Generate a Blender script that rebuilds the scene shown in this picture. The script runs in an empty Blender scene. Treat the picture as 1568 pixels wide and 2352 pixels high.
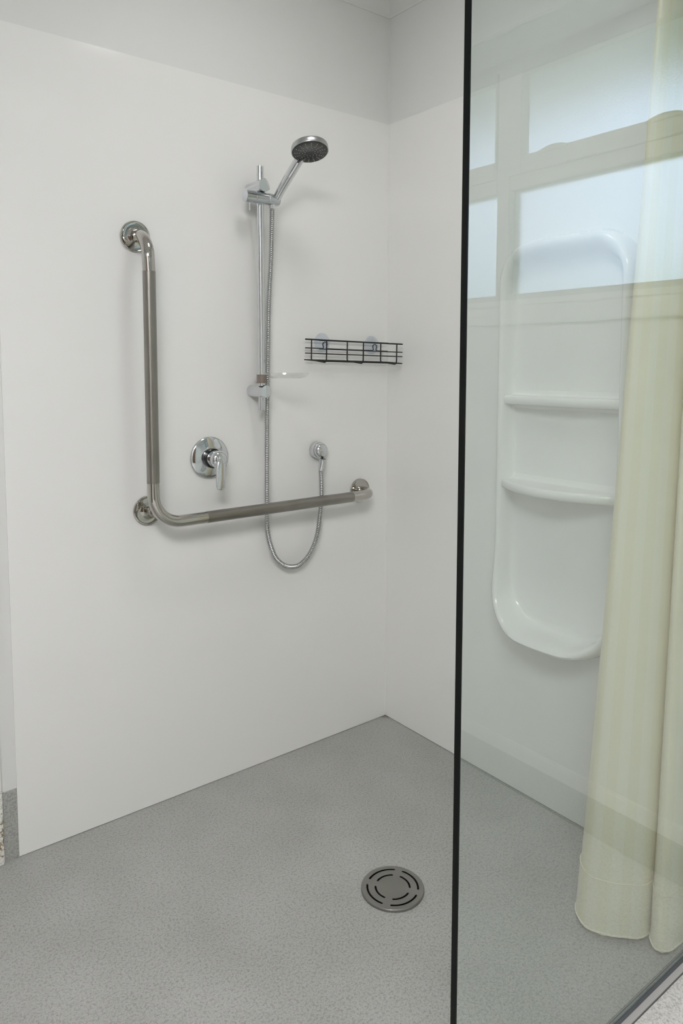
import bpy, bmesh, math, random
from mathutils import Vector, Matrix
random.seed(7)
PI = math.pi
sc = bpy.context.scene

# ------------------------------------------------------------------ camera
W_PX, H_PX = 1568, 2352
F_PX, PPX, PPY = 1684.81, 792.29, 976.96
YAW, PITCH, ROLL = 0.6646022, -0.08240742, 0.00138683
CAM = Vector((-1.63353, -1.85531, 1.21866))
cd = bpy.data.cameras.new('camera')
cam = bpy.data.objects.new('camera', cd)
sc.collection.objects.link(cam)
cy, sy, cp, sp = math.cos(YAW), math.sin(YAW), math.cos(PITCH), math.sin(PITCH)
fw = Vector((sy * cp, cy * cp, sp))
rt = Vector((cy, -sy, 0.0))
up = rt.cross(fw)
c, s = math.cos(ROLL), math.sin(ROLL)
rt, up = c * rt + s * up, c * up - s * rt
m3 = Matrix((rt, up, -fw)).transposed()
cam.matrix_world = Matrix.Translation(CAM) @ m3.to_4x4()
cd.sensor_fit = 'VERTICAL'
cd.sensor_height = 36.0
cd.sensor_width = 24.0
cd.lens = F_PX / H_PX * 36.0
cd.shift_x = (W_PX / 2 - PPX) / H_PX
cd.shift_y = (PPY - H_PX / 2) / H_PX
cd.clip_start = 0.02
sc.camera = cam

# ------------------------------------------------------------------ sky, light, exposure
world = bpy.data.worlds.new('world')
sc.world = world
world.use_nodes = True
wn, wl = world.node_tree.nodes, world.node_tree.links
wn.clear()
wo = wn.new('ShaderNodeOutputWorld')
wb = wn.new('ShaderNodeBackground')
wt = wn.new('ShaderNodeTexCoord')
wx = wn.new('ShaderNodeSeparateXYZ')
wr = wn.new('ShaderNodeValToRGB')
wr.color_ramp.elements[0].position = 0.0
wr.color_ramp.elements[0].color = (0.70, 0.86, 1.0, 1)
wr.color_ramp.elements[1].position = 0.75
wr.color_ramp.elements[1].color = (0.40, 0.61, 1.0, 1)
wl.new(wt.outputs['Generated'], wx.inputs[0])
wl.new(wx.outputs['Z'], wr.inputs[0])
wl.new(wr.outputs[0], wb.inputs['Color'])
wl.new(wb.outputs[0], wo.inputs['Surface'])
SKY = 3.0
wb.inputs['Strength'].default_value = SKY

ROOM_FILL_POWER = 27.5
SHOWER_FILL_POWER = 14.0
vs = sc.view_settings
vs.view_transform = 'Standard'
vs.look = 'None'
vs.gamma = 1.0
vs.use_curve_mapping = False
vs.exposure = 0.05
sc.cycles.use_denoising = True
sc.cycles.max_bounces = 14
sc.cycles.diffuse_bounces = 8
sc.cycles.glossy_bounces = 6
sc.cycles.transmission_bounces = 10
sc.cycles.transparent_max_bounces = 16
sc.cycles.sample_clamp_indirect = 4.0
sc.cycles.caustics_reflective = False
sc.cycles.caustics_refractive = True

# ------------------------------------------------------------------ materials
def principled(name, col, rough=0.5, metal=0.0, spec=0.5, **kw):
    m = bpy.data.materials.new(name)
    m.use_nodes = True
    b = m.node_tree.nodes['Principled BSDF']
    b.inputs['Base Color'].default_value = (*col, 1)
    b.inputs['Roughness'].default_value = rough
    b.inputs['Metallic'].default_value = metal
    b.inputs['Specular IOR Level'].default_value = spec
    for k, v in kw.items():
        b.inputs[k].default_value = v
    return m

def nodes(m):
    return m.node_tree.nodes, m.node_tree.links, m.node_tree.nodes['Principled BSDF']

def noise(n, l, scale, detail=3.0, rough=0.5, vec=None, dim='3D'):
    t = n.new('ShaderNodeTexNoise')
    t.inputs['Scale'].default_value = scale
    t.inputs['Detail'].default_value = detail
    t.inputs['Roughness'].default_value = rough
    if vec is None:
        g = n.new('ShaderNodeTexCoord')
        vec = g.outputs['Object']
    l.new(vec, t.inputs['Vector'])
    return t

def ramp(n, l, fac, stops):
    r = n.new('ShaderNodeValToRGB')
    e = r.color_ramp.elements
    while len(e) < len(stops):
        e.new(0.5)
    for i, (p, col) in enumerate(stops):
        e[i].position = p
        e[i].color = (*col, 1)
    l.new(fac, r.inputs[0])
    return r

def bump(n, l, h, bsdf, strength=0.1, dist=0.001):
    b = n.new('ShaderNodeBump')
    b.inputs['Strength'].default_value = strength
    b.inputs['Distance'].default_value = dist
    l.new(h, b.inputs['Height'])
    l.new(b.outputs[0], bsdf.inputs['Normal'])

def vinyl(name, light, dark, fleck):
    m = principled(name, light, 0.36, spec=0.5)
    n, l, b = nodes(m)
    big = noise(n, l, 5.0, 3.0)
    mid = noise(n, l, 185.0, 2.0, 0.55)
    fine = noise(n, l, 320.0, 1.0, 0.5)
    r1 = ramp(n, l, mid.outputs['Fac'], [(0.34, dark), (0.52, light)])
    r2 = ramp(n, l, fine.outputs['Fac'], [(0.33, fleck), (0.55, (1, 1, 1))])
    r3 = ramp(n, l, big.outputs['Fac'], [(0.3, (0.91, 0.91, 0.90)), (0.7, (1.05, 1.05, 1.05))])
    a = n.new('ShaderNodeMix'); a.data_type = 'RGBA'; a.blend_type = 'MULTIPLY'
    a.inputs[0].default_value = 1.0
    l.new(r1.outputs[0], a.inputs[6]); l.new(r2.outputs[0], a.inputs[7])
    a2 = n.new('ShaderNodeMix'); a2.data_type = 'RGBA'; a2.blend_type = 'MULTIPLY'
    a2.inputs[0].default_value = 1.0
    l.new(a.outputs[2], a2.inputs[6]); l.new(r3.outputs[0], a2.inputs[7])
    l.new(a2.outputs[2], b.inputs['Base Color'])
    bump(n, l, fine.outputs['Fac'], b, 0.15, 0.0006)
    return m

M = {}
M['lining'] = principled('white gloss lining', (0.80, 0.80, 0.785), 0.10, spec=0.42)
M['paint'] = principled('white wall paint', (0.695, 0.698, 0.688), 0.5, spec=0.25)
n, l, b = nodes(M['paint'])
t = noise(n, l, 220.0, 2.0)
bump(n, l, t.outputs['Fac'], b, 0.06, 0.0008)
M['ceiling'] = principled('ceiling paint', (0.76, 0.76, 0.755), 0.7, spec=0.2)
M['trim'] = principled('white gloss trim paint', (0.74, 0.74, 0.73), 0.3, spec=0.35)
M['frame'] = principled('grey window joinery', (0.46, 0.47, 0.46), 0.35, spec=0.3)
M['vinyl'] = vinyl('grey speckled vinyl', (0.395, 0.396, 0.380), (0.294, 0.295, 0.283), (0.80, 0.80, 0.80))
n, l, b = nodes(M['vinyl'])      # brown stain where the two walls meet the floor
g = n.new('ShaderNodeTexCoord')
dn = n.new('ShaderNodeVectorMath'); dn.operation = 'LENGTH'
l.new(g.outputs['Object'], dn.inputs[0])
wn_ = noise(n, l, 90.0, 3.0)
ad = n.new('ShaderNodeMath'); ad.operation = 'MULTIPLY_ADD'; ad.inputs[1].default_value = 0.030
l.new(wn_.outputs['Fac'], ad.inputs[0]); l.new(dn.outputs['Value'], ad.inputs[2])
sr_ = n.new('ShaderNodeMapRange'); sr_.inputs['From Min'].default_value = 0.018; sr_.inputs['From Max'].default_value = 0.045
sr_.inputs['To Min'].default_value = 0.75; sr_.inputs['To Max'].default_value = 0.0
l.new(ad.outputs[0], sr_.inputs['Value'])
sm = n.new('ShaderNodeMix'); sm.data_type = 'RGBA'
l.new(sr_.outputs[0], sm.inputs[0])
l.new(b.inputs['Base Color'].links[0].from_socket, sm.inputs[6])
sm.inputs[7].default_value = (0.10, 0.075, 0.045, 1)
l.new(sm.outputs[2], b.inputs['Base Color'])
M['vinyl_pale'] = vinyl('pale speckled vinyl', (0.74, 0.73, 0.72), (0.55, 0.54, 0.53), (0.76, 0.75, 0.75))
M['sealant'] = principled('grey sealant', (0.48, 0.47, 0.46), 0.5)
M['seam'] = principled('dark seam', (0.10, 0.10, 0.10), 0.6)
M['chrome'] = principled('chrome', (0.70, 0.72, 0.74), 0.045, 1.0)
M['chrome_soft'] = principled('satin chrome plastic', (0.54, 0.57, 0.59), 0.13, 1.0)
M['head_metal'] = principled('satin grey plating', (0.44, 0.455, 0.455), 0.30, 1.0)
M['hose'] = principled('ribbed chrome hose', (0.47, 0.48, 0.48), 0.12, 1.0)
M['polished'] = principled('polished stainless steel', (0.50, 0.485, 0.45), 0.07, 1.0)
M['brushed'] = principled('brushed stainless steel', (0.44, 0.425, 0.395), 0.30, 1.0)
n, l, b = nodes(M['brushed'])
t = noise(n, l, 14.0, 3.0)
r = ramp(n, l, t.outputs['Fac'], [(0.3, (0.275, 0.262, 0.238)), (0.7, (0.31, 0.296, 0.272))])
l.new(r.outputs[0], b.inputs['Base Color'])
M['drain'] = principled('brushed drain steel', (0.31, 0.305, 0.288), 0.34, 1.0, Anisotropic=0.6)
M['black'] = principled('black plastic coating', (0.008, 0.008, 0.009), 0.35, spec=0.3)
M['pit'] = principled('dark drain pit', (0.006, 0.006, 0.006), 0.8, spec=0.1)
M['face'] = principled('dark grey spray face', (0.030, 0.031, 0.030), 0.22, spec=0.5)
M['nozzle'] = principled('pale rubber nozzle', (0.42, 0.42, 0.41), 0.5)
M['rubber'] = principled('black rubber collar', (0.012, 0.012, 0.014), 0.18, spec=0.5)
M['collar'] = principled('grey brown plastic collar', (0.20, 0.165, 0.14), 0.25, spec=0.5)
M['acrylic'] = principled('white moulded acrylic', (0.80, 0.80, 0.79), 0.09, spec=0.5)
M['channel'] = principled('dark anodised channel', (0.060, 0.070, 0.085), 0.28, spec=0.5)
M['edge'] = principled('dark glass edge', (0.003, 0.004, 0.0035), 0.35, spec=0.15)
M['rust'] = principled('bare timber and rust', (0.16, 0.10, 0.05), 0.9, spec=0.1)
M['dark_door'] = principled('dark door for reflections', (0.10, 0.07, 0.045), 0.35)
M['grass'] = principled('lawn', (0.16, 0.24, 0.09), 0.9, spec=0.1)
M['gardenwall'] = principled('pale green garden wall', (0.50, 0.58, 0.50), 0.9)
M['soffit'] = principled('eave soffit', (0.55, 0.55, 0.55), 0.7)

def chipped():
    m = principled('chipped white paint', (0.74, 0.74, 0.71), 0.45, spec=0.3)
    n, l, b = nodes(m)
    g = n.new('ShaderNodeTexCoord')
    t = noise(n, l, 55.0, 5.0, 0.65, g.outputs['Object'])
    t2 = noise(n, l, 190.0, 3.0, 0.6, g.outputs['Object'])
    r = ramp(n, l, t.outputs['Fac'], [(0.50, (0.74, 0.74, 0.71)), (0.545, (0.30, 0.22, 0.12)), (0.63, (0.10, 0.07, 0.035))])
    r2 = ramp(n, l, t2.outputs['Fac'], [(0.35, (0.55, 0.55, 0.5)), (0.5, (1, 1, 1))])
    a = n.new('ShaderNodeMix'); a.data_type = 'RGBA'; a.blend_type = 'MULTIPLY'
    a.inputs[0].default_value = 1.0
    l.new(r.outputs[0], a.inputs[6]); l.new(r2.outputs[0], a.inputs[7])
    l.new(a.outputs[2], b.inputs['Base Color'])
    bump(n, l, t.outputs['Fac'], b, 0.5, 0.002)
    return m
M['chipped'] = chipped()

def clear_glass(name, tint, ior, strength=1.0, rough=0.0):
    """Thin clear sheet: straight-through tint plus the two-surface Fresnel reflection, on whichever face looks at the viewer."""
    m = bpy.data.materials.new(name)
    m.use_nodes = True
    n, l = m.node_tree.nodes, m.node_tree.links
    n.clear()
    o = n.new('ShaderNodeOutputMaterial')
    mix = n.new('ShaderNodeMixShader')
    tr = n.new('ShaderNodeBsdfTransparent')
    tr.inputs[0].default_value = (*tint, 1)
    gl = n.new('ShaderNodeBsdfGlossy')
    gl.inputs['Roughness'].default_value = rough
    gl.inputs['Color'].default_value = (1, 1, 1, 1)
    fr = n.new('ShaderNodeFresnel')
    fr.inputs['IOR'].default_value = ior
    ge = n.new('ShaderNodeNewGeometry')
    inv = n.new('ShaderNodeMath'); inv.operation = 'SUBTRACT'; inv.inputs[0].default_value = 1.0
    l.new(ge.outputs['Backfacing'], inv.inputs[1])
    two = n.new('ShaderNodeMath'); two.operation = 'MULTIPLY'; two.inputs[1].default_value = 2.0
    one = n.new('ShaderNodeMath'); one.operation = 'ADD'; one.inputs[1].default_value = 1.0
    div = n.new('ShaderNodeMath'); div.operation = 'DIVIDE'
    l.new(fr.outputs[0], two.inputs[0]); l.new(fr.outputs[0], one.inputs[0])
    l.new(two.outputs[0], div.inputs[0]); l.new(one.outputs[0], div.inputs[1])
    mul = n.new('ShaderNodeMath'); mul.operation = 'MULTIPLY'
    l.new(div.outputs[0], mul.inputs[0]); l.new(inv.outputs[0], mul.inputs[1])
    st = n.new('ShaderNodeMath'); st.operation = 'MULTIPLY'; st.inputs[1].default_value = strength; st.use_clamp = True
    l.new(mul.outputs[0], st.inputs[0])
    l.new(st.outputs[0], mix.inputs[0])
    l.new(tr.outputs[0], mix.inputs[1]); l.new(gl.outputs[0], mix.inputs[2])
    l.new(mix.outputs[0], o.inputs['Surface'])
    return m
M['glass'] = clear_glass('clear green tinted glass', (0.908, 0.945, 0.928), 1.56)
M['clear'] = clear_glass('clear plastic', (0.968, 0.970, 0.966), 1.5, 1.3)
M['cup'] = clear_glass('clear blue vinyl', (0.935, 0.955, 0.98), 1.45, 0.8, 0.1)

def frosted():
    m = bpy.data.materials.new('frosted window glass')
    m.use_nodes = True
    n, l = m.node_tree.nodes, m.node_tree.links
    n.clear()
    o = n.new('ShaderNodeOutputMaterial')
    rf = n.new('ShaderNodeBsdfRefraction')
    rf.inputs['Roughness'].default_value = 0.55
    rf.inputs['IOR'].default_value = 1.25
    rf.inputs['Color'].default_value = (0.97, 0.98, 1.0, 1)
    gl = n.new('ShaderNodeBsdfGlossy'); gl.inputs['Roughness'].default_value = 0.35
    mix = n.new('ShaderNodeMixShader'); mix.inputs[0].default_value = 0.04
    g = n.new('ShaderNodeTexCoord')
    t = n.new('ShaderNodeTexNoise'); t.inputs['Scale'].default_value = 180.0; t.inputs['Detail'].default_value = 2.0
    l.new(g.outputs['Object'], t.inputs['Vector'])
    bp = n.new('ShaderNodeBump'); bp.inputs['Strength'].default_value = 0.5; bp.inputs['Distance'].default_value = 0.002
    l.new(t.outputs['Fac'], bp.inputs['Height'])
    l.new(bp.outputs[0], rf.inputs['Normal'])
    l.new(rf.outputs[0], mix.inputs[1]); l.new(gl.outputs[0], mix.inputs[2])
    l.new(mix.outputs[0], o.inputs['Surface'])
    return m
M['frosted'] = frosted()

def curtain_mat():
    m = bpy.data.materials.new('cream striped curtain fabric')
    m.use_nodes = True
    n, l = m.node_tree.nodes, m.node_tree.links
    n.clear()
    o = n.new('ShaderNodeOutputMaterial')
    uv = n.new('ShaderNodeUVMap'); uv.uv_map = 'UVMap'
    sx = n.new('ShaderNodeSeparateXYZ'); l.new(uv.outputs[0], sx.inputs[0])
    mm = n.new('ShaderNodeMath'); mm.operation = 'MULTIPLY'; mm.inputs[1].default_value = 2 * PI / 0.046
    l.new(sx.outputs['X'], mm.inputs[0])
    si = n.new('ShaderNodeMath'); si.operation = 'SINE'; l.new(mm.outputs[0], si.inputs[0])
    st = n.new('ShaderNodeMapRange'); st.inputs['From Min'].default_value = -0.15; st.inputs['From Max'].default_value = 0.15
    l.new(si.outputs[0], st.inputs['Value'])
    mc = n.new('ShaderNodeMix'); mc.data_type = 'RGBA'
    mc.inputs[6].default_value = (0.91, 0.87, 0.71, 1)
    mc.inputs[7].default_value = (0.94, 0.905, 0.775, 1)
    l.new(st.outputs[0], mc.inputs[0])
    d = n.new('ShaderNodeBsdfDiffuse'); l.new(mc.outputs[2], d.inputs['Color'])
    tl = n.new('ShaderNodeBsdfTranslucent'); l.new(mc.outputs[2], tl.inputs['Color'])
    mx = n.new('ShaderNodeMixShader'); mx.inputs[0].default_value = 0.27
    l.new(d.outputs[0], mx.inputs[1]); l.new(tl.outputs[0], mx.inputs[2])
    gl = n.new('ShaderNodeBsdfGlossy'); gl.inputs['Roughness'].default_value = 0.42
    mr = n.new('ShaderNodeMapRange'); mr.inputs['To Min'].default_value = 0.02; mr.inputs['To Max'].default_value = 0.06
    l.new(st.outputs[0], mr.inputs['Value'])
    m2 = n.new('ShaderNodeMixShader')
    l.new(mr.outputs[0], m2.inputs[0])
    l.new(mx.outputs[0], m2.inputs[1]); l.new(gl.outputs[0], m2.inputs[2])
    l.new(m2.outputs[0], o.inputs['Surface'])
    return m
M['curtain'] = curtain_mat()

def lamp_mat(name, power):
    m = bpy.data.materials.new(name)
    m.use_nodes = True
    n, l = m.node_tree.nodes, m.node_tree.links
    n.clear()
    o = n.new('ShaderNodeOutputMaterial')
    e = n.new('ShaderNodeEmission')
    e.inputs[0].default_value = (1.0, 0.985, 0.985, 1)
    e.inputs[1].default_value = power
    l.new(e.outputs[0], o.inputs['Surface'])
    return m
M['lamp'] = lamp_mat('added room fill diffuser', ROOM_FILL_POWER)
M['shower_fill'] = lamp_mat('added shower fill dome', SHOWER_FILL_POWER)

# ------------------------------------------------------------------ mesh helpers
def link(name, me, mat, parent=None):
    o = bpy.data.objects.new(name, me)
    sc.collection.objects.link(o)
    if mat is not None:
        me.materials.append(M[mat])
    if parent is not None:
        o.parent = parent
    return o

def obj(name, bm, mat, parent=None, smooth=None):
    bmesh.ops.recalc_face_normals(bm, faces=bm.faces)
    me = bpy.data.meshes.new(name)
    bm.to_mesh(me)
    bm.free()
    if smooth:
        for p in me.polygons:
            p.use_smooth = True
        me.set_sharp_from_angle(angle=math.radians(smooth))
    return link(name, me, mat, parent)

def tag(o, label=None, cat=None, group=None, kind=None):
    if label: o['label'] = label
    if cat: o['category'] = cat
    if group: o['group'] = group
    if kind: o['kind'] = kind
    return o

def empty(name, loc, label, cat, group=None):
    o = bpy.data.objects.new(name, None)
    o.location = loc
    o.empty_display_size = 0.05
    sc.collection.objects.link(o)
    tag(o, label, cat, group)
    return o

def offset(bm, root):
    """Parts are modelled in room coordinates; move them into the space of their (unrotated) parent."""
    bmesh.ops.translate(bm, verts=bm.verts, vec=-Vector(root.location))
    return bm

def box(bm, x0, x1, y0, y1, z0, z1, bev=0.0):
    t = bmesh.new()
    vs_ = [t.verts.new((x, y, z)) for x in (x0, x1) for y in (y0, y1) for z in (z0, z1)]
    for f in ((0, 1, 3, 2), (4, 6, 7, 5), (0, 4, 5, 1), (2, 3, 7, 6), (0, 2, 6, 4), (1, 5, 7, 3)):
        t.faces.new([vs_[i] for i in f])
    if bev:
        bmesh.ops.bevel(t, geom=list(t.edges), offset=bev, segments=2, affect='EDGES')
    me = bpy.data.meshes.new('tmp')
    t.to_mesh(me); t.free()
    bm.from_mesh(me)
    bpy.data.meshes.remove(me)
    return bm

def boxo(name, mat, parent, *a, bev=0.0):
    bm = bmesh.new()
    box(bm, *a, bev=bev)
    if parent is not None and parent.type == 'EMPTY':
        offset(bm, parent)
    return obj(name, bm, mat, parent, 30 if bev else None)

def catmull(pts, n=8, closed=False):
    P = [Vector(p) for p in pts]
    out = []
    N = len(P)
    segs = N if closed else N - 1
    for i in range(segs):
        if closed:
            a, b_, c_, d = P[(i - 1) % N], P[i], P[(i + 1) % N], P[(i + 2) % N]
        else:
            a, b_, c_, d = P[max(i - 1, 0)], P[i], P[i + 1], P[min(i + 2, N - 1)]
        for k in range(n):
            t = k / n
            out.append(0.5 * ((2 * b_) + (c_ - a) * t + (2 * a - 5 * b_ + 4 * c_ - d) * t * t + (3 * b_ - a - 3 * c_ + d) * t ** 3))
    if not closed:
        out.append(P[-1])
    return out

def sweep(bm, pts, rad, seg=16, cap=True, ref=None):
    """Tube along pts; rad is a number or one radius per point."""
    P = [Vector(p) for p in pts]
    R_ = rad if isinstance(rad, (list, tuple)) else [rad] * len(P)
    T = []
    for i in range(len(P)):
        a, b_ = P[max(i - 1, 0)], P[min(i + 1, len(P) - 1)]
        T.append((b_ - a).normalized())
    u = Vector(ref) if ref else Vector((0, 0, 1))
    if abs(u.dot(T[0])) > 0.95:
        u = Vector((1, 0, 0))
    u = (u - T[0] * u.dot(T[0])).normalized()
    rings = []
    for i in range(len(P)):
        u = (u - T[i] * u.dot(T[i])).normalized()
        w = T[i].cross(u)
        rings.append([bm.verts.new(P[i] + (u * math.cos(2 * PI * k / seg) + w * math.sin(2 * PI * k / seg)) * R_[i]) for k in range(seg)])
    for i in range(len(P) - 1):
        for k in range(seg):
            bm.faces.new((rings[i][k], rings[i][(k + 1) % seg], rings[i + 1][(k + 1) % seg], rings[i + 1][k]))
    if cap:
        bm.faces.new(rings[0]); bm.faces.new(list(reversed(rings[-1])))
    return bm

def lathe(bm, prof, origin, axis, seg=40, cap0=True, cap1=True):
    """prof: (radius, distance along axis) pairs."""
    o, ax = Vector(origin), Vector(axis).normalized()
    u = Vector((0, 0, 1)) if abs(ax.z) < 0.9 else Vector((1, 0, 0))
    u = (u - ax * u.dot(ax)).normalized()
    w = ax.cross(u)
    rings = []
    for r_, h in prof:
        if r_ < 1e-6:
            rings.append([bm.verts.new(o + ax * h)])
        else:
            rings.append([bm.verts.new(o + ax * h + (u * math.cos(2 * PI * k / seg) + w * math.sin(2 * PI * k / seg)) * r_) for k in range(seg)])
    for A, B in zip(rings[:-1], rings[1:]):
        for k in range(seg):
            k2 = (k + 1) % seg
            if len(A) == 1 and len(B) == 1:
                continue
            if len(A) == 1:
                bm.faces.new((A[0], B[k2], B[k]))
            elif len(B) == 1:
                bm.faces.new((A[k], A[k2], B[0]))
            else:
                bm.faces.new((A[k], A[k2], B[k2], B[k]))
    if cap0 and len(rings[0]) > 2: bm.faces.new(rings[0])
    if cap1 and len(rings[-1]) > 2: bm.faces.new(list(reversed(rings[-1])))
    return bm

def arc(center, a_from, a_to, u, w, r_, n=10):
    c0, u, w = Vector(center), Vector(u), Vector(w)
    return [c0 + (u * math.cos(a_from + (a_to - a_from) * i / n) + w * math.sin(a_from + (a_to - a_from) * i / n)) * r_ for i in range(n + 1)]

def plate_with_holes(bm, outer, holes, to3d, depth):
    """Flat plate with through-holes: outer/holes are 2D loops, depth a 3D vector to the other side."""
    es = []
    for lp in [outer] + holes:
        v_ = [bm.verts.new(to3d(p)) for p in lp]
        es += [bm.edges.new((v_[i], v_[(i + 1) % len(v_)])) for i in range(len(v_))]
    bmesh.ops.triangle_fill(bm, use_beauty=True, use_dissolve=False, edges=es)
    r_ = bmesh.ops.extrude_face_region(bm, geom=list(bm.faces))
    vv = [g for g in r_['geom'] if isinstance(g, bmesh.types.BMVert)]
    bmesh.ops.translate(bm, verts=vv, vec=Vector(depth))
    return bm

# ------------------------------------------------------------------ room shell
CEIL = 2.386
XW = 0.004          # painted wall faces sit this far behind the lining faces
GY0, GY1 = -1.174, -1.164   # glass screen

def structure(o):
    o['kind'] = 'structure'
    return o

floor = structure(boxo('floor', 'vinyl_pale', None, -2.75, 0.12, -3.6, 0.12, -0.12, -0.002))
boxo('shower_vinyl', 'vinyl', floor, -2.75, XW, -1.188, XW, -0.0019, 0.0)
boxo('vinyl_seam', 'seam', floor, -0.93, XW, -1.1895, -1.188, -0.0019, 0.0003)
ceiling = structure(boxo('ceiling', 'ceiling', None, -2.75, 0.21, -3.6, 0.12, CEIL, CEIL + 0.1))

wall_left = structure(boxo('wall_left', 'paint', None, -1.2415, 0.12, XW, 0.12, 0.0, CEIL))
lp = boxo('lining_panel', 'lining', wall_left, -1.2038, 0.0, 0.0, XW, 0.0016, 2.0)

boxo('floor_joint', 'seam', wall_left, -1.2036, -0.0012, 0.0012, XW, 0.0, 0.0022)

# right wall with the window opening
WY0, WY1, WZ0, WZ1 = -2.70, -1.285, 1.398, 2.125
bm = bmesh.new()
plate_with_holes(bm, [(-3.6, 0.0), (XW, 0.0), (XW, CEIL), (-3.6, CEIL)],
                 [[(WY0, WZ0), (WY1, WZ0), (WY1, WZ1), (WY0, WZ1)]],
                 lambda p: (XW, p[0], p[1]), (0.2, 0, 0))
wall_right = structure(obj('wall_right', bm, 'paint'))
boxo('lining_panel', 'lining', wall_right, 0.0, XW, -1.2, 0.0, 0.0016, 2.0)
boxo('floor_joint', 'seam', wall_right, 0.0012, XW, -1.1998, -0.0012, 0.0, 0.0022)
boxo('silicone_joint', 'lining', wall_right, -0.0016, 0.0, -0.0016, 0.0, 0.002, 2.0)

structure(boxo('wall_back', 'paint', None, -2.75, 0.2, -3.6, -3.5, 0.0, CEIL))
door = structure(boxo('added_dark_door_1', 'dark_door', None, -1.95, -1.10, -3.5, -3.46, 0.0, 2.03, bev=0.003))  # unseen dark door, added to give the chrome dark reflections
boxo('door_handle', 'chrome', door, -1.18, -1.05, -3.46, -3.41, 1.0, 1.02, bev=0.004)
door2 = structure(boxo('added_dark_door_2', 'dark_door', None, -2.65, -2.61, -1.70, -0.85, 0.0, 2.03, bev=0.003))  # second unseen door, added to darken reflections in the slide rail
boxo('door_handle', 'chrome', door2, -2.61, -2.56, -0.98, -0.85 - 0.01, 1.0, 1.02, bev=0.004)
structure(boxo('wall_side', 'paint', None, -2.75, -2.65, -3.5, 0.02, 0.0, CEIL))

# left end: painted door jamb with a chipped lower edge, closed door further left
jamb = structure(boxo('trim_1', 'trim', None, -1.275, -1.2395, -0.0055, 0.12, 0.186, CEIL, bev=0.0015))
boxo('chipped_foot', 'chipped', jamb, -1.275, -1.2390, -0.0075, 0.12, 0.0, 0.186, bev=0.002)
structure(boxo('wall_end', 'paint', None, -2.65, -1.275, 0.02, 0.12, 0.0, CEIL))

# coved vinyl upstands
up1 = structure(boxo('baseboard_left', 'vinyl', None, -1.2395, -1.2038, 0.001, XW, 0.0, 0.178))
bm = bmesh.new()
box(bm, -0.010, XW, -3.5, -1.2005, 0.0, 0.100)
up2 = structure(obj('baseboard_right', bm, 'vinyl'))
boxo('capping', 'trim', up2, -0.013, XW, -3.5, -1.2005, 0.100, 0.140, bev=0.003)

# coved cornice along both shower walls
def cornice(name, along):
    prof = [(0.0, 2.332), (0.0035, 2.332), (0.0055, 2.335)] + \
           [(0.048 - 0.0425 * math.cos(a), 2.338 + 0.0425 * math.sin(a) * 1.0) for a in [i / 8 * PI / 2 for i in range(9)]] + [(0.053, CEIL), (0.0, CEIL)]
    bm = bmesh.new()
    ends = []
    for far in (0, 1):
        ring = []
        for d, z in prof:
            if along == 'x':      # wall_left: profile grows towards -y
                x = -1.2365 if far else XW - d
                ring.append(bm.verts.new((x, XW - d, z)))
            else:
                y = -3.5 if far else XW - d
                ring.append(bm.verts.new((XW - d, y, z)))
        ends.append(ring)
    k = len(prof)
    for i in range(k):
        bm.faces.new((ends[0][i], ends[0][(i + 1) % k], ends[1][(i + 1) % k], ends[1][i]))
    bm.faces.new(ends[0]); bm.faces.new(list(reversed(ends[1])))
    return structure(obj(name, bm, 'paint', None, 40))
cornice('trim_2', 'x')
cornice('trim_3', 'y')

# ------------------------------------------------------------------ window in the right wall (seen mirrored in the glass screen)
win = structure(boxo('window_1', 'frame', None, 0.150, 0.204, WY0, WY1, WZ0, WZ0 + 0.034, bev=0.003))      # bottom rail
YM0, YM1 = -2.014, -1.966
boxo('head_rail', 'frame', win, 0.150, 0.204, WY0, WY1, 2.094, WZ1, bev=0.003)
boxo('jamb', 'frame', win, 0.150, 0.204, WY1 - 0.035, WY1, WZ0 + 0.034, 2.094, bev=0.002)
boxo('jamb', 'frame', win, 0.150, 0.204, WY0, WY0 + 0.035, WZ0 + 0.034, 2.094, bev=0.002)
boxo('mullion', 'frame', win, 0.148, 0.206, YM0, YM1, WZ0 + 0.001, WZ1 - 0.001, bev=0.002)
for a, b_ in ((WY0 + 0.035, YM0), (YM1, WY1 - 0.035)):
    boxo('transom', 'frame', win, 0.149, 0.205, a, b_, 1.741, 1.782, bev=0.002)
boxo('sill', 'trim', win, -0.012, 0.205, WY0, WY1, WZ0 - 0.02, WZ0 - 0.0005, bev=0.004)
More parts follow.
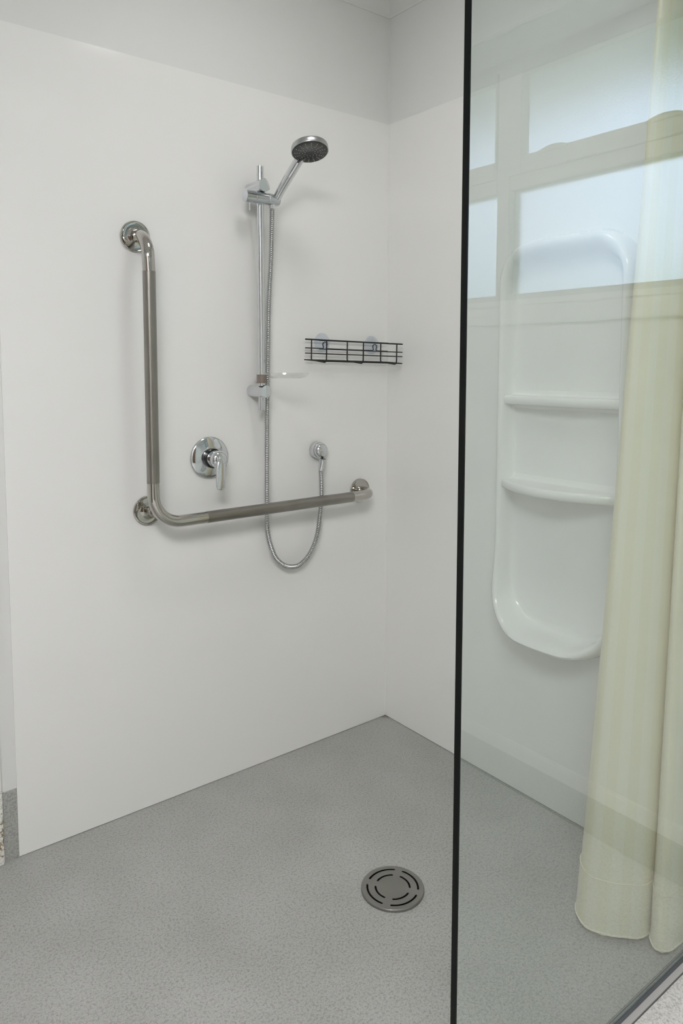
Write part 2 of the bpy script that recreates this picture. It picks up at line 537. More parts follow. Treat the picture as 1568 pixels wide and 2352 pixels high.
for (a, b_) in ((WY0 + 0.035, YM0), (YM1, WY1 - 0.035)):
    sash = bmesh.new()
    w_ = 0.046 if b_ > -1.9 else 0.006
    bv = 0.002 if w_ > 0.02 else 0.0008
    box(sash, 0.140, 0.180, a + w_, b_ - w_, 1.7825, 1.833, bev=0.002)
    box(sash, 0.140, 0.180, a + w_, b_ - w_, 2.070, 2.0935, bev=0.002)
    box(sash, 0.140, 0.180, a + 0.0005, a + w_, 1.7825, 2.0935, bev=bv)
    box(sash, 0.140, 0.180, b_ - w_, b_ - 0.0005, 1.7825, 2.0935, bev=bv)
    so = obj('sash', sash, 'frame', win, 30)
    boxo('pane', 'frosted', win, 0.172, 0.176, a + w_ - 0.003, b_ - w_ + 0.003, 1.830, 2.073)
    boxo('pane', 'frosted', win, 0.172, 0.176, a, b_, WZ0 + 0.031, 1.744)
    ym = 0.5 * (a + b_)
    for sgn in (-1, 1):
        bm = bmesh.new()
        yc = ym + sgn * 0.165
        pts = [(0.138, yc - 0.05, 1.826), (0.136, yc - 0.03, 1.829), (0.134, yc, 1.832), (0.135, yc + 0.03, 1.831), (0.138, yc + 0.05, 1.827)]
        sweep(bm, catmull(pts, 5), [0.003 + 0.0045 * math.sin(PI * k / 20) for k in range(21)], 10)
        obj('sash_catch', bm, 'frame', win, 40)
for nm, a in (('architrave', (-0.012, XW, WY0 - 0.07, WY1 + 0.07, WZ1, WZ1 + 0.032)),
              ('architrave', (-0.012, XW, WY0 - 0.07, WY1 + 0.07, 1.330, WZ0 - 0.0205)),
              ('architrave', (-0.012, XW, WY1, WY1 + 0.07, WZ0 - 0.0205, WZ1)),
              ('architrave', (-0.012, XW, WY0 - 0.07, WY0, WZ0 - 0.0205, WZ1))):
    boxo(nm, 'trim', win, *a, bev=0.003)

# outside: eave and lawn seen only through the frosted panes
structure(boxo('ceiling_eave', 'soffit', None, 0.205, 0.84, -5.0, 0.5, 2.20, 2.36))
structure(boxo('wall_garden', 'gardenwall', None, 4.0, 4.2, -12.0, 6.0, -0.5, 1.75))
structure(boxo('ground', 'grass', None, 0.3, 40.0, -25.0, 20.0, -0.6, -0.5))

# unseen ceiling panel added for brightness, standing in for bounced flash
lamp = structure(boxo('added_ceiling_light', 'trim', None, -2.45, -1.55, -2.55, -1.75, CEIL - 0.03, CEIL - 0.0002, bev=0.004))
boxo('diffuser', 'lamp', lamp, -2.43, -1.57, -2.53, -1.77, CEIL - 0.034, CEIL - 0.0305)

lamp2 = bmesh.new()  # unseen dome light added over the shower to even the wall brightness
lathe(lamp2, [(0.165, 0.0), (0.165, 0.018), (0.155, 0.022), (0.0, 0.022)], (-0.66, -0.66, CEIL - 0.0002), (0, 0, -1), 48)
lamp2 = structure(obj('added_ceiling_light', lamp2, 'trim', None, 40))
bm = bmesh.new()
lathe(bm, [(0.150, 0.0225), (0.142, 0.036), (0.120, 0.048), (0.080, 0.056), (0.0, 0.060)], (-0.66, -0.66, CEIL - 0.0002), (0, 0, -1), 48)
obj('diffuser', bm, 'shower_fill', lamp2, 40)

# ------------------------------------------------------------------ glass screen
gs = empty('glass_screen', (-0.45, -1.169, 0), 'fixed clear glass shower screen with black edge, standing in a dark floor channel', 'shower screen')
XE = -0.892
boxo('glass_pane', 'glass', gs, XE, -0.002, GY0, GY1, 0.004, 2.36)
boxo('edge_strip', 'edge', gs, XE - 0.0022, XE, GY0 - 0.0002, GY1 + 0.0002, 0.0, 2.36)
boxo('floor_channel', 'channel', gs, XE + 0.0, -0.002, GY0 - 0.0022, GY0 - 0.0002, 0.0, 0.012)
boxo('inner_seal', 'channel', gs, XE + 0.0, -0.002, GY1 + 0.0002, GY1 + 0.0012, 0.0, 0.003)
boxo('sealant_strip', 'sealant', gs, XE + 0.0, -0.002, GY0 - 0.0135, GY0 - 0.0022, 0.0, 0.0012)

# ------------------------------------------------------------------ moulded shower shelf on the right wall
def shelf_outline(inset, n_c=14):
    """Rounded outline in (y, z), anticlockwise from bottom; inset shrinks it."""
    yc, zt, zb, hw = -0.7065, 1.553, 0.466, 0.205
    y0, y1, z0, z1 = yc - hw + inset, yc + hw - inset, zb + inset, zt - inset
    rt_, rb = 0.115 - inset, 0.140 - inset * 0.8
    pts = []
    def corner(cy_, cz_, r_, a0):
        for i in range(n_c + 1):
            a = a0 + (PI / 2) * i / n_c
            pts.append((cy_ + r_ * math.cos(a), cz_ + r_ * math.sin(a)))
    def line(p, q, n_):
        for i in range(1, n_):
            pts.append((p[0] + (q[0] - p[0]) * i / n_, p[1] + (q[1] - p[1]) * i / n_))
    corner(y1 - rb, z0 + rb, rb, -PI / 2)
    line((y1, z0 + rb), (y1, z1 - rt_), 26)
    corner(y1 - rt_, z1 - rt_, rt_, 0)
    line((y1 - rt_, z1), (y0 + rt_, z1), 8)
    corner(y0 + rt_, z1 - rt_, rt_, PI / 2)
    line((y0, z1 - rt_), (y0, z0 + rb), 26)
    corner(y0 + rb, z0 + rb, rb, PI)
    line((y0 + rb, z0), (y1 - rb, z0), 8)
    return pts

def sstep(a, b_, x):
    t = max(0.0, min(1.0, (x - a) / (b_ - a)))
    return t * t * (3 - 2 * t)

def bulge(y, z):
    u = (y + 0.7065) / 0.205
    return 0.062 * (1 - min(1, u * u) * 0.82) * sstep(0.74, 0.50, z)

unit = empty('shower_shelf', (0, -0.7065, 0.45), 'tall white moulded acrylic shower shelf with three ledges on right wall', 'shower shelf')
# profile: (inset from outer outline, height off wall, share of bulge)
prof = [(0.0, 0.0, 0.0), (0.0015, 0.010, 0.10), (0.004, 0.026, 0.45), (0.008, 0.040, 0.80), (0.014, 0.0475, 0.96), (0.020, 0.049, 1.0),
        (0.026, 0.0465, 0.97), (0.0305, 0.040, 0.86), (0.034, 0.028, 0.6), (0.037, 0.014, 0.28), (0.041, 0.006, 0.1), (0.048, 0.003, 0.02), (0.06, 0.0025, 0.0)]
bm = bmesh.new()
loops = []
for ins, h, sh in prof:
    lp_ = []
    for y, z in shelf_outline(ins):
        bb = bulge(y, z) * sh
        soff = max(0.0, ins - 0.024) * 1.5 * sstep(1.40, 1.51, z)
        lp_.append(bm.verts.new((-(h + bb), y, z - soff)))
    loops.append(lp_)
for A, B in zip(loops[:-1], loops[1:]):
    k = len(A)
    for i in range(k):
        bm.faces.new((A[i], A[(i + 1) % k], B[(i + 1) % k], B[i]))
bm.faces.new(loops[-1])
bmesh.ops.triangulate(bm, faces=[f for f in bm.faces if len(f.verts) > 4])
offset(bm, unit)
obj('surround', bm, 'acrylic', unit, 60)

def ledge(zt, zb, b_, side=0.046):
    bm = bmesh.new()
    rows = []
    n_ = 36
    for i in range(n_ + 1):
        u = -1 + 2 * i / n_
        y = -0.7065 + u * 0.180
        d = side + b_ * (1 - u * u)
        e = 0.009
        h = (zt - zb)
        ring = [(-0.0022, zt + 0.016), (-0.005, zt + 0.008), (-0.011, zt + 0.0025), (-0.02, zt), (-(d - e), zt), (-(d - e * 0.45), zt - 0.0012), (-(d - 0.001), zt - 0.006), (-d, zt - h * 0.5),
                (-(d - 0.001), zb + 0.006), (-(d - e * 0.45), zb + 0.0012), (-(d - e), zb), (-0.014, zb - 0.001), (-0.007, zb - 0.004), (-0.0022, zb - 0.012)]
        rows.append([bm.verts.new((x, y, z)) for x, z in ring])
    for A, B in zip(rows[:-1], rows[1:]):
        k = len(A)
        for i in range(k):
            bm.faces.new((A[i], A[(i + 1) % k], B[(i + 1) % k], B[i]))
    bm.faces.new(rows[0]); bm.faces.new(list(reversed(rows[-1])))
    offset(bm, unit)
    return obj('ledge', bm, 'acrylic', unit, 50)
ledge(1.136, 1.111, 0.012, 0.040)
ledge(0.904, 0.879, 0.066, 0.040)

# ------------------------------------------------------------------ shower curtain and its rail
BOT = [(-0.02, -0.955), (-0.06, -0.93), (-0.12, -0.945), (-0.20, -0.950), (-0.262, -0.954), (-0.292, -0.972), (-0.307, -1.006), (-0.296, -1.048), (-0.266, -1.082), (-0.232, -1.098),
       (-0.203, -1.094), (-0.19, -1.083), (-0.205, -1.098), (-0.232, -1.112), (-0.246, -1.135), (-0.228, -1.152), (-0.190, -1.155), (-0.155, -1.140), (-0.150, -1.10), (-0.155, -1.06),
       (-0.135, -1.03), (-0.105, -1.05), (-0.105, -1.10), (-0.095, -1.145), (-0.06, -1.15), (-0.04, -1.11), (-0.025, -1.05)]
def top_of(p):
    x, y = p
    if x < -0.20:
        xt = -0.09 + (x + 0.20) / (-0.307 + 0.20) * (-0.205 + 0.09)
    else:
        xt = -0.02 + (x + 0.02) / (-0.20 + 0.02) * (-0.09 + 0.02)
    return (xt, -1.085 + (y + 1.085) * 0.42)
bot = catmull([(x, y, 0) for x, y in BOT], 9)
top = catmull([(*top_of(p), 0) for p in BOT], 9)
slen = [0.0]
for i in range(1, len(bot)):
    slen.append(slen[-1] + (bot[i] - bot[i - 1]).length)
ZB, ZT, ZH = 0.016, 2.085, 0.130
def curtain_pt(i, z):
    t = z / ZT
    t = t * (1.10 - 0.10 * t)
    p = bot[i].lerp(top[i], t)
    wob = 0.0030 * math.sin(slen[i] * 52.0 + z * 1.7) * (1 - t)
    return Vector((p.x + wob, max(p.y + wob * 0.4, GY1 + 0.004), z))
def cloth(name, zs, off, parent, wavy=0.0, thick=0.0012):
    bm = bmesh.new()
    uvl = bm.loops.layers.uv.new('UVMap')
    N = len(bot)
    grid = []
    uvmap = {}
    for z in zs:
        row = []
        for i in range(N):
            zz = z
            if wavy and z == zs[0]:
                zz += wavy * (math.sin(i * 1.3) * 0.5 + math.sin(i * 0.47 + 1.0))
            p = curtain_pt(i, zz)
            if off:
                a, b_ = curtain_pt(max(i - 1, 0), zz), curtain_pt(min(i + 1, N - 1), zz)
                tn = (b_ - a).normalized()
                nrm = Vector((tn.y, -tn.x, 0))
                p = p + nrm * off
                p.y = max(p.y, GY1 + 0.003)
            v_ = bm.verts.new(p - Vector(parent.location))
            uvmap[v_] = (slen[i], zz)
            row.append(v_)
        grid.append(row)
    for A, B in zip(grid[:-1], grid[1:]):
        for i in range(N - 1):
            f = bm.faces.new((A[i], A[i + 1], B[i + 1], B[i]))
            for lo in f.loops:
                lo[uvl].uv = uvmap[lo.vert]
    o = obj(name, bm, 'curtain', parent, 80)
    return o
cur = empty('shower_curtain', (-0.16, -1.06, 0.016), 'cream striped sheer fabric shower curtain bunched behind the glass at right', 'curtain')
cloth('fabric', [ZB + (ZT - ZB) * i / 46 for i in range(47)], 0.0, cur)
# double hem: the outer layer that ends in the stitched line, and the rolled edges
hm = cloth('hem', [ZB - 0.002 + (ZH - ZB) * i / 8 for i in range(9)], 0.0016, cur, 0.0012)
for nm, z, r_ in (('hem_stitching', ZH, 0.0013), ('rolled_edge', ZB, 0.0022)):
    bm = bmesh.new()
    path = []
    for i in range(len(bot)):
        p = curtain_pt(i, z)
        a, b_ = curtain_pt(max(i - 1, 0), z), curtain_pt(min(i + 1, len(bot) - 1), z)
        tn = (b_ - a).normalized()
        p += Vector((tn.y, -tn.x, 0)) * 0.0016
        p.z += 0.0007 * math.sin(i * 0.55) + 0.0004 * math.sin(i * 2.3)
        p.y = max(p.y, GY1 + 0.004)
        path.append(p)
    sweep(bm, path, r_, 6)
    uvl = bm.loops.layers.uv.new('UVMap')
    offset(bm, cur)
    obj(nm, bm, 'curtain', cur, 60)
rail = empty('curtain_rail', (0, -1.085, 2.12), 'white shower curtain rail above the glass screen carrying the cream curtain', 'curtain rail')
bm = bmesh.new()
sweep(bm, [(-0.001, -1.085, 2.105), (-0.70, -1.085, 2.105)], 0.0125, 14)
offset(bm, rail); obj('rod', bm, 'trim', rail, 50)
bm = bmesh.new()
lathe(bm, [(0.026, 0.0), (0.026, 0.004), (0.018, 0.010), (0.014, 0.014)], (0.0, -1.085, 2.105), (-1, 0, 0), 24)
offset(bm, rail); obj('wall_socket', bm, 'trim', rail, 40)
bm = bmesh.new()
sweep(bm, [(-0.68, -1.085, 2.105), (-0.68, -1.085, CEIL - 0.001)], 0.008, 12)
offset(bm, rail); obj('ceiling_hanger', bm, 'trim', rail, 40)

# ------------------------------------------------------------------ grab rail
gr = empty('grab_rail', (-0.87, 0, 0.80), 'L-shaped stainless steel grab rail bolted to the left wall below the shower', 'grab rail')
RT = 0.016
XV, ZHB, YO, RC = -0.869, 0.806, -0.080, 0.075
def flange(x, z):
    bm = bmesh.new()
    lathe(bm, [(0.0395, 0.0), (0.0395, 0.0045), (0.0388, 0.0062), (0.0374, 0.0066), (0.0360, 0.0058), (0.0340, 0.0052), (0.0260, 0.0056), (0.0190, 0.0066), (0.0165, 0.0080), (0.0, 0.0080)], (x, 0, z), (0, -1, 0), 56, True, False)
    offset(bm, gr)
    return obj('flange', bm, 'polished', gr, 35)
flange(-0.871, 1.548); flange(-0.853, 0.829); flange(-0.120, 0.806)
def tube(name, pts, mat, r_=RT):
    bm = bmesh.new()
    sweep(bm, pts, r_, 28)
    offset(bm, gr)
    return obj(name, bm, mat, gr, 40)
RB = 0.066
tube('bend', [(-0.871, -0.008, 1.548)] + arc((-0.870, YO + RB, 1.548 - RB), PI / 2, PI, (0, 1, 0), (0, 0, 1), RB, 14) + [(XV, YO, 1.452)], 'polished')
tube('upright', [(XV, YO, 1.452), (XV, YO, 0.914)], 'brushed', RT + 0.0002)
tube('bend', [(XV, YO, 0.914)] + arc((XV + RC, YO, ZHB + RC), PI, 1.5 * PI, (1, 0, 0), (0, 0, 1), RC, 18) + [(-0.72, YO, ZHB)], 'polished')
tube('crossbar', [(-0.72, YO, ZHB), (-0.215, YO, ZHB)], 'brushed', RT + 0.0002)
RR = 0.056
tube('bend', [(-0.215, YO, ZHB)] + arc((-0.120 - RR, YO + RR, ZHB), -PI / 2, 0, (1, 0, 0), (0, 1, 0), RR, 14) + [(-0.120, -0.008, ZHB)], 'polished')
tube('post', [(-0.853, -0.008, 0.829), (-0.850, -0.076, 0.829)], 'polished', 0.0125)
tube('post_ring', [(-0.853, -0.026, 0.829), (-0.8522, -0.031, 0.829)], 'polished', 0.0134)

# ------------------------------------------------------------------ mixer tap
mx_ = empty('mixer_tap', (-0.667, 0, 0.957), 'chrome single lever shower mixer with round wall plate', 'tap')
O = (-0.667, 0, 0.957)
bm = bmesh.new()
lathe(bm, [(0.0595, 0.0), (0.0595, 0.003), (0.058, 0.0055), (0.055, 0.007), (0.045, 0.0098), (0.034, 0.0125), (0.030, 0.0135), (0.0, 0.0135)], O, (0, -1, 0), 64, True, False)
offset(bm, mx_); obj('wall_plate', bm, 'chrome', mx_, 35)
bm = bmesh.new()
lathe(bm, [(0.0275, 0.012), (0.0275, 0.019), (0.0262, 0.0195), (0.0262, 0.021), (0.0275, 0.0215), (0.0275, 0.026), (0.025, 0.028), (0.0, 0.028)], O, (0, -1, 0), 40)
offset(bm, mx_); obj('collar', bm, 'rubber', mx_, 35)
bm = bmesh.new()
lathe(bm, [(0.0235, 0.026), (0.0240, 0.034), (0.0245, 0.046), (0.0248, 0.054), (0.0240, 0.060), (0.0215, 0.0655), (0.016, 0.069), (0.008, 0.0705), (0.0, 0.071)], O, (0, -1, 0), 40)
offset(bm, mx_); obj('body', bm, 'chrome', mx_, 35)
# lever: flat tapered paddle hanging from the body
bm = bmesh.new()
secs = [(0.968, 0.0035, -0.070, 0.003), (0.962, 0.0085, -0.0715, 0.005), (0.950, 0.0128, -0.0735, 0.0065), (0.935, 0.0140, -0.0760, 0.0065), (0.915, 0.0138, -0.0785, 0.006), (0.895, 0.0136, -0.0815, 0.0055), (0.882, 0.0130, -0.083, 0.005), (0.876, 0.0108, -0.0838, 0.0042), (0.8725, 0.007, -0.0842, 0.003), (0.8715, 0.003, -0.0843, 0.0018)]
rings = []
for z, hw, y, ht in secs:
    ring = []
    for k in range(20):
        a = 2 * PI * k / 20
        ca, sa = math.cos(a), math.sin(a)
        ring.append(bm.verts.new((-0.675 + hw * math.copysign(abs(ca) ** 0.7, ca) + (z - 0.9) * 0.09, y + ht * math.copysign(abs(sa) ** 0.7, sa), z + (0.968 - z) * 0.05)))
    rings.append(ring)
for A, B in zip(rings[:-1], rings[1:]):
    for k in range(20):
        bm.faces.new((A[k], A[(k + 1) % 20], B[(k + 1) % 20], B[k]))
bm.faces.new(rings[0]); bm.faces.new(list(reversed(rings[-1])))
offset(bm, mx_); obj('lever', bm, 'chrome', mx_, 50)

# ------------------------------------------------------------------ slide rail with brackets and slider
sr = empty('slide_rail', (-0.526, 0, 1.088), 'vertical chrome shower slide rail on two round wall brackets', 'shower rail')
XR, YR = -0.526, -0.055
bm = bmesh.new()
lathe(bm, [(0.0088, 0), (0.0098, 0.001), (0.0098, 0.682), (0.0088, 0.683)], (XR, YR, 1.088), (0, 0, 1), 32)
offset(bm, sr); obj('rail', bm, 'chrome', sr, 40)
def bracket(z, planes):
    bm = bmesh.new()
    lathe(bm, [(0.0172, 0.0), (0.0178, 0.001), (0.0178, 0.086), (0.0176, 0.0862)], (XR, 0, z), (0, -1, 0), 48)
    for co, no in planes:
        g = list(bm.verts) + list(bm.edges) + list(bm.faces)
        r_ = bmesh.ops.bisect_plane(bm, geom=g, plane_co=co, plane_no=no, clear_outer=True)
        es = [e for e in r_['geom_cut'] if isinstance(e, bmesh.types.BMEdge)]
        bmesh.ops.edgeloop_fill(bm, edges=es)
    offset(bm, sr)
    return obj('bracket', bm, 'chrome', sr, 28)
bracket(1.143, [((XR - 0.004, -0.0855, 1.143), (-0.34, -0.94, 0)), ((XR - 0.004, -0.0855, 1.143), (0.42, -0.90, 0.06))])
bracket(1.715, [((XR + 0.004, -0.085, 1.719), (-0.22, -0.95, -0.20)), ((XR + 0.004, -0.085, 1.719), (0.55, -0.78, 0.30))])
bm = bmesh.new()
lathe(bm, [(0.0150, 0.0), (0.0163, 0.001), (0.0163, 0.0285), (0.0159, 0.029), (0.0159, 0.0298), (0.0163, 0.0303), (0.0163, 0.070), (0.0159, 0.0705), (0.0159, 0.0713), (0.0163, 0.0718), (0.0163, 0.104), (0.0145, 0.108), (0.0, 0.110)], (-0.581, -0.065, 1.6815), (1, 0, 0), 44)
offset(bm, sr); sl = obj('slider', bm, 'chrome_soft', sr, 30)
bm = bmesh.new()
sweep(bm, [(-0.566, -0.065, 1.668), (-0.566, -0.065, 1.643)], 0.0022, 10)
offset(bm, sr); obj('locking_pin', bm, 'chrome', sr, 40)
bm = bmesh.new()
lathe(bm, [(0.0125, 0.0), (0.0145, 0.002), (0.0145, 0.010), (0.0125, 0.012)], (XR, YR, 1.6985), (0, 0, 1), 28)
offset(bm, sr); obj('slider_collar', bm, 'chrome', sr, 40)

# ------------------------------------------------------------------ hand shower
HB, HC = Vector((-0.484, -0.066, 1.683)), Vector((-0.462, -0.205, 1.791))
hs = empty('hand_shower', HB, 'chrome hand shower with dark round spray face resting in the slider', 'shower head')
hn = Vector((-0.095, -0.30, -0.949)).normalized()     # the way the spray face looks
bm = bmesh.new()
neck = HC - hn * 0.012 + Vector((0, 0.034, -0.016))
path = catmull([HB + Vector((0, 0.001, -0.006)), HB.lerp(neck, 0.25), HB.lerp(neck, 0.55) + Vector((0, 0.001, 0.001)), neck + Vector((0, 0.002, 0)), HC - hn * 0.012], 8)
rr = []
for i in range(len(path)):
    t = i / (len(path) - 1)
    rr.append(0.0112 + 0.0022 * math.sin(min(1, t * 1.25) * PI * 0.6))
sweep(bm, path, rr, 24)
bmesh.ops.translate(bm, verts=bm.verts, vec=-HB)
obj('handle', bm, 'chrome', hs, 50)
bm = bmesh.new()
lathe(bm, [(0.0, -0.0185), (0.020, -0.0182), (0.036, -0.0165), (0.045, -0.0140), (0.0488, -0.0118), (0.0500, -0.0090), (0.0503, 0.0030), (0.0496, 0.0042), (0.0482, 0.0042), (0.0478, 0.0030), (0.0, 0.0030)], HC, hn, 64, False, False)
bmesh.ops.translate(bm, verts=bm.verts, vec=-HB)
obj('head', bm, 'head_metal', hs, 35)
bm = bmesh.new()
lathe(bm, [(0.0478, 0.0030), (0.0476, 0.0052), (0.0465, 0.0062), (0.026, 0.0070), (0.0245, 0.0062), (0.0, 0.0068)], HC, hn, 64, True, False)
bmesh.ops.translate(bm, verts=bm.verts, vec=-HB)
obj('spray_face', bm, 'face', hs, 35)
fu = (Vector((1, 0, 0)) - hn * hn.x).normalized()
fv = hn.cross(fu)
bm = bmesh.new()
for k in range(16):
    for j, r_ in enumerate((0.041, 0.0345, 0.0285)):
        a = 2 * PI * (k + (0.0 if j % 2 == 0 else 0.0)) / 16 + 0.1
        lathe(bm, [(0.00105, 0.006), (0.0010, 0.0078), (0.0, 0.0080)], HC + (fu * math.cos(a) + fv * math.sin(a)) * r_, hn, 8)
for k in range(10):
    for j, r_ in enumerate((0.021, 0.014)):
        a = 2 * PI * (k + 0.5 * j) / 10
        lathe(bm, [(0.0008, 0.006), (0.0008, 0.0076), (0.0, 0.0078)], HC + (fu * math.cos(a) + fv * math.sin(a)) * r_, hn, 8)
bmesh.ops.translate(bm, verts=bm.verts, vec=-HB)
nz = obj('nozzle', bm, 'nozzle', hs, 40)
nz['kind'] = 'stuff'
bm = bmesh.new()      # selector lever on the rim of the spray face, beside the handle
a0 = HC + (Vector((-0.15, 0.98, -0.35)) - hn * hn.dot(Vector((-0.15, 0.98, -0.35)))).normalized() * 0.044 + hn * 0.008
sd = (a0 - HC - hn * 0.008).normalized()
sweep(bm, [a0 - sd * 0.016, a0, a0 + sd * 0.011], [0.0026, 0.003, 0.0024], 10)
bmesh.ops.translate(bm, verts=bm.verts, vec=-HB)
obj('selector', bm, 'face', hs, 50)

# ------------------------------------------------------------------ hose
ho = empty('shower_hose', (-0.475, -0.06, 1.66), 'ribbed silver metal shower hose looping from hand shower down to wall outlet', 'hose')
hp = [(-0.493, -0.064, 1.660), (-0.489, -0.056, 1.60), (-0.486, -0.044, 1.50), (-0.487, -0.034, 1.391), (-0.491, -0.031, 1.19), (-0.494, -0.030, 1.012), (-0.496, -0.030, 0.832), (-0.494, -0.029, 0.727),
      (-0.474, -0.028, 0.658), (-0.448, -0.027, 0.623), (-0.414, -0.026, 0.605), (-0.375, -0.026, 0.606), (-0.338, -0.027, 0.637), (-0.313, -0.028, 0.688), (-0.301, -0.029, 0.755), (-0.297, -0.030, 0.81), (-0.2985, -0.031, 0.865), (-0.301, -0.032, 0.898)]
base = catmull(hp, 14)
# resample evenly so the ribs keep one pitch
cum = [0.0]
for i in range(1, len(base)):
    cum.append(cum[-1] + (base[i] - base[i - 1]).length)
PITCH_H = 0.0053
PER = 6
npt = int(cum[-1] / PITCH_H * PER)
path, rr = [], []
j = 0
ribs = (0.0058, 0.0071, 0.0076, 0.0076, 0.0071, 0.0058)
for k in range(npt + 1):
    s_ = min(cum[-1] * k / npt, cum[-1] - 1e-7)
    while j < len(cum) - 2 and cum[j + 1] < s_:
        j += 1
    t = (s_ - cum[j]) / (cum[j + 1] - cum[j])
    path.append(base[j].lerp(base[j + 1], t))
    rr.append(ribs[k % PER])
bm = bmesh.new()
sweep(bm, path, rr, 14)
offset(bm, ho); obj('ribbed_tube', bm, 'hose', ho, 70)
bm = bmesh.new()
d0 = (base[-1] - base[-3]).normalized()
e0 = Vector((-0.3005, -0.032, 0.890))
e1 = Vector((-0.2965, -0.036, 0.928))
lathe(bm, [(0.0078, 0.0), (0.0085, 0.004), (0.0100, 0.018), (0.0108, 0.030), (0.0108, (e1 - e0).length)], e0, e1 - e0, 26)
offset(bm, ho); obj('nut', bm, 'chrome', ho, 40)
bm = bmesh.new()
lathe(bm, [(0.0078, 0.0), (0.0090, 0.004), (0.0095, 0.016)], (-0.4935, -0.0645, 1.656), (0, 0, 1), 24)
offset(bm, ho); obj('nut', bm, 'chrome', ho, 40)

# ------------------------------------------------------------------ wall outlet elbow
el = empty('wall_outlet', (-0.293, 0, 0.952), 'round chrome wall outlet elbow above right end of grab rail', 'shower fitting')
bm = bmesh.new()
lathe(bm, [(0.0260, 0.0), (0.0265, 0.002), (0.0265, 0.019), (0.0258, 0.023), (0.0240, 0.025), (0.0, 0.025)], (-0.296, 0, 0.953), (0, -1, 0), 44, True, False)
offset(bm, el); obj('wall_cup', bm, 'chrome', el, 35)
bm = bmesh.new()
rings = []
secs = [(0.0, 0.0), (0.006, 0.5), (0.012, 0.80), (0.018, 0.97), (0.023, 1.0)]
for yy, k_ in [(-0.024, 0.0242), (-0.029, 0.0234), (-0.034, 0.0210), (-0.038, 0.0165), (-0.0400, 0.0090)]:
    ring = []
    for q in range(36):
        a = 2 * PI * q / 36
        x, z = k_ * math.cos(a), k_ * math.sin(a)
        if z < 0:
            z *= 1.12
            x *= 1 - 0.32 * (-math.sin(a)) ** 1.5
        ring.append(bm.verts.new((-0.296 + x, yy, 0.953 + z)))
    rings.append(ring)
for A, B in zip(rings[:-1], rings[1:]):
    for k in range(36):
        bm.faces.new((A[k], A[(k + 1) % 36], B[(k + 1) % 36], B[k]))
bm.faces.new(rings[0]); bm.faces.new(list(reversed(rings[-1])))
offset(bm, el); obj('spout_cap', bm, 'chrome', el, 45)
bm = bmesh.new()
lathe(bm, [(0.0102, 0.0), (0.0106, 0.0005), (0.0106, 0.0015)], (-0.2965, -0.0350, 0.9268), (0.03, -0.03, 1), 26)
offset(bm, el); obj('washer', bm, 'rubber', el, 40)

# ------------------------------------------------------------------ soap dish on the slide rail
sd_ = empty('soap_dish', (XR, YR, 1.165), 'clear plastic soap dish clipped to the slide rail by a grey collar', 'soap dish')
bm = bmesh.new()
lathe(bm, [(0.0105, 0.0), (0.0175, 0.0), (0.0180, 0.0012), (0.0175, 0.0022), (0.0142, 0.0026), (0.0142, 0.024), (0.0105, 0.024)], (XR, YR, 1.166), (0, 0, 1), 36, False, False)
offset(bm, sd_); obj('collar', bm, 'collar', sd_, 35)
bm = bmesh.new()
lathe(bm, [(0.0152, 0.0), (0.0185, 0.001), (0.0200, 0.003), (0.0200, 0.0045), (0.0152, 0.0045)], (XR, YR, 1.1895), (0, 0, 1), 36, False, False)
offset(bm, sd_); obj('clip_ring', bm, 'clear', sd_, 35)
# oval tray, hung out towards the shower
tc, ta = Vector((-0.470, -0.106, 1.1925)), Vector((0.74, -0.67, 0)).normalized()
tb = Vector((0.67, 0.74, 0))
bm = bmesh.new()
rings = []
for sc_, z in [(0.0, -0.0110), (0.55, -0.0108), (0.80, -0.0095), (0.93, -0.004), (0.985, 0.0022), (1.0, 0.0030), (1.015, 0.0022), (0.955, -0.0055), (0.81, -0.0122), (0.55, -0.0135), (0.0, -0.0138)]:
    if sc_ == 0:
        rings.append([bm.verts.new(tc + Vector((0, 0, z)))])
    else:
        rings.append([bm.verts.new(tc + ta * (0.060 * sc_ * math.cos(2 * PI * k / 44)) + tb * (0.046 * sc_ * math.sin(2 * PI * k / 44)) + Vector((0, 0, z))) for k in range(44)])
for A, B in zip(rings[:-1], rings[1:]):
    for k in range(44):
        k2 = (k + 1) % 44
        if len(A) == 1: bm.faces.new((A[0], B[k2], B[k]))
        elif len(B) == 1: bm.faces.new((A[k], A[k2], B[0]))
        else: bm.faces.new((A[k], A[k2], B[k2], B[k]))
offset(bm, sd_); obj('tray', bm, 'clear', sd_, 45)

# ------------------------------------------------------------------ wire basket
bk = empty('wire_basket', (-0.18, -0.054, 1.258), 'small black wire shower basket hung on two clear suction cups', 'basket')
bk.rotation_euler = (0, math.radians(1.1), 0)
XL, XRR, YB, YF = -0.168, 0.164, 0.036, -0.036       # local
BACK, FRONT = (0.0347, 0.0087, -0.0073, -0.0273), (0.0301, 0.0041, -0.0099, -0.0319)     # heights: top, two sides, bottom
def wire(name, pts, r_, seg=8):
    bm = bmesh.new()
    sweep(bm, pts, r_, seg)
    return obj(name, bm, 'black', bk, 50)
for y, (zt, z1, z2, zb) in ((YB, BACK), (YF, FRONT)):
    wire('top_rail', [(XL, y, zt), (XRR, y, zt)], 0.0023)
    wire('bottom_rail', [(XL - 0.003, y, zb), (XRR, y, zb)], 0.0018)
    wire('side_wire', [(XL, y, z2), (XRR, y, z2)], 0.0016)
wire('side_wire', [(XL, YF, FRONT[1]), (XRR, YF, FRONT[1])], 0.0016)
ZM1 = BACK[1]
CUPS = [(-0.274 + 0.18, 0.0225), (-0.072 + 0.18, 0.0225)]
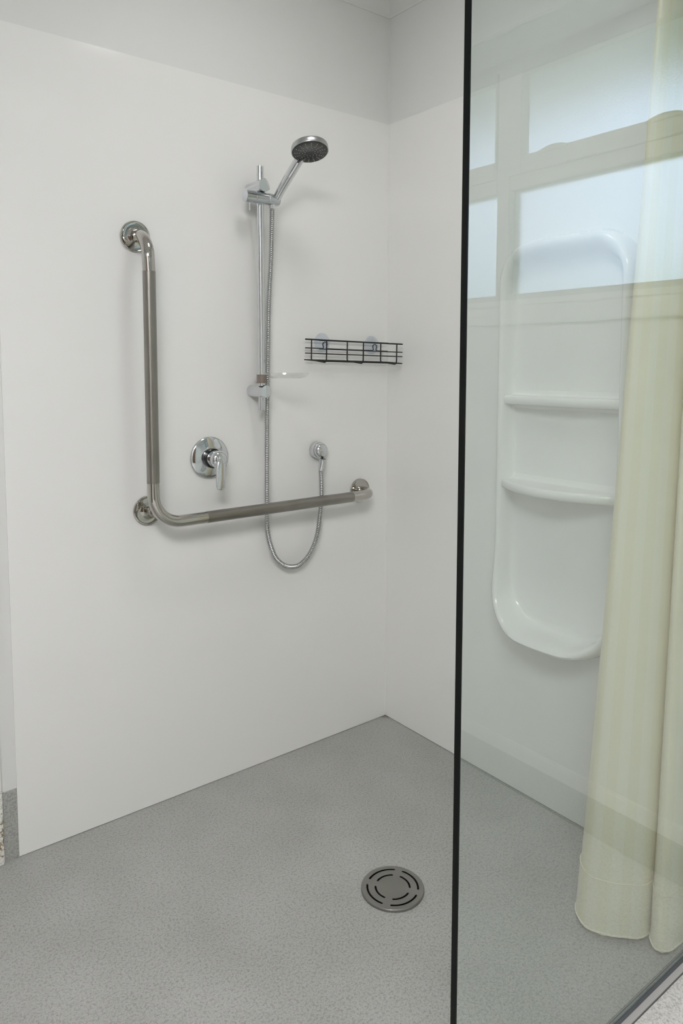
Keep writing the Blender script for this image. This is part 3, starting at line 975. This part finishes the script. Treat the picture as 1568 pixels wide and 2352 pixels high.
# rear wire with a keyhole loop behind each cup
pts = [(XL, YB, ZM1)]
for cx_, cz_ in CUPS:
    cx_ += 0.0
    pts += [(cx_ - 0.0085, YB, ZM1), (cx_ - 0.0055, YB, ZM1 + 0.003)] + [(cx_ + 0.0085 * math.cos(a), YB, ZM1 + 0.0125 + 0.0085 * math.sin(a)) for a in [math.radians(d) for d in (220, 180, 140, 90, 40, 0, -40)]] + [(cx_ + 0.0055, YB, ZM1 + 0.003), (cx_ + 0.0085, YB, ZM1)]
pts.append((XRR, YB, ZM1))
wire('hook_wire', pts, 0.0016)
for xb, xf in ((-0.145, -0.141), (-0.006, 0.001), (0.134, 0.140)):
    zb, zf = BACK[3], FRONT[3]
    wire('cross_wire', [(xb, YB, BACK[0]), (xb, YB, zb + 0.006), (xb, YB - 0.002, zb + 0.001), (xb, YB - 0.008, zb - 0.0012), (xf, YF + 0.008, zf - 0.003), (xf, YF + 0.002, zf - 0.001), (xf, YF, zf + 0.006), (xf, YF, FRONT[0])], 0.0020)
for xx in (XL, XRR):
    wire('end_wire', [(xx, YB, BACK[3]), (xx, YF, FRONT[3])], 0.0018)
for cx_, cz_ in CUPS:
    cup = bmesh.new()
    lathe(cup, [(0.030, -0.0525), (0.0305, -0.0518), (0.029, -0.0505), (0.022, -0.0475), (0.014, -0.0445), (0.009, -0.042), (0.0065, -0.038), (0.0060, -0.034), (0.0075, -0.032), (0.0075, -0.029), (0.0, -0.028)], (cx_, 0, cz_ + 0.0045), (0, -1, 0), 40)
    obj('suction_cup', cup, 'cup', bk, 40)

# ------------------------------------------------------------------ floor drain
DC = Vector((-0.549, -0.653, 0.0))
dr = empty('floor_drain', DC, 'round brushed steel floor drain with eight curved slots in grey vinyl', 'drain')
def slot(r_, a0, a1, w_):
    lo, hi = r_ - w_ / 2, r_ + w_ / 2
    n_ = 14
    pts = [(hi * math.cos(a0 + (a1 - a0) * i / n_), hi * math.sin(a0 + (a1 - a0) * i / n_)) for i in range(n_ + 1)]
    for i in range(1, 5):
        t = PI * i / 5
        c_ = (r_ * math.cos(a1), r_ * math.sin(a1))
        pts.append((c_[0] + w_ / 2 * (math.cos(a1 + t)), c_[1] + w_ / 2 * (math.sin(a1 + t))))
    pts += [(lo * math.cos(a1 + (a0 - a1) * i / n_), lo * math.sin(a1 + (a0 - a1) * i / n_)) for i in range(n_ + 1)]
    for i in range(1, 5):
        t = PI + PI * i / 5
        c_ = (r_ * math.cos(a0), r_ * math.sin(a0))
        pts.append((c_[0] + w_ / 2 * (math.cos(a0 + t)), c_[1] + w_ / 2 * (math.sin(a0 + t))))
    return pts
slots = []
for k in range(4):
    q = math.radians(90 * k)
    slots.append(slot(0.0590, q + math.radians(45), q + math.radians(114), 0.0046))
    slots.append(slot(0.0398, q + math.radians(50), q + math.radians(110), 0.0046))
outer = [(0.0715 * math.cos(2 * PI * i / 96), 0.0715 * math.sin(2 * PI * i / 96)) for i in range(96)]
bm = bmesh.new()
plate_with_holes(bm, outer, slots, lambda p: (p[0], p[1], 0.0062), (0, 0, -0.0024))
obj('grate', bm, 'drain', dr)
bm = bmesh.new()
lathe(bm, [(0.0714, 0.0036), (0.0714, 0.0061), (0.0722, 0.0060), (0.0732, 0.0048), (0.0736, 0.0030), (0.0736, 0.0001), (0.0714, 0.0001), (0.0714, 0.0036)], (0, 0, 0), (0, 0, 1), 96, False, False)
obj('rim', bm, 'drain', dr, 40)
bm = bmesh.new()
lathe(bm, [(0.0713, 0.0002), (0.0713, 0.0009)], (0, 0, 0), (0, 0, 1), 64)
obj('pit', bm, 'pit', dr)
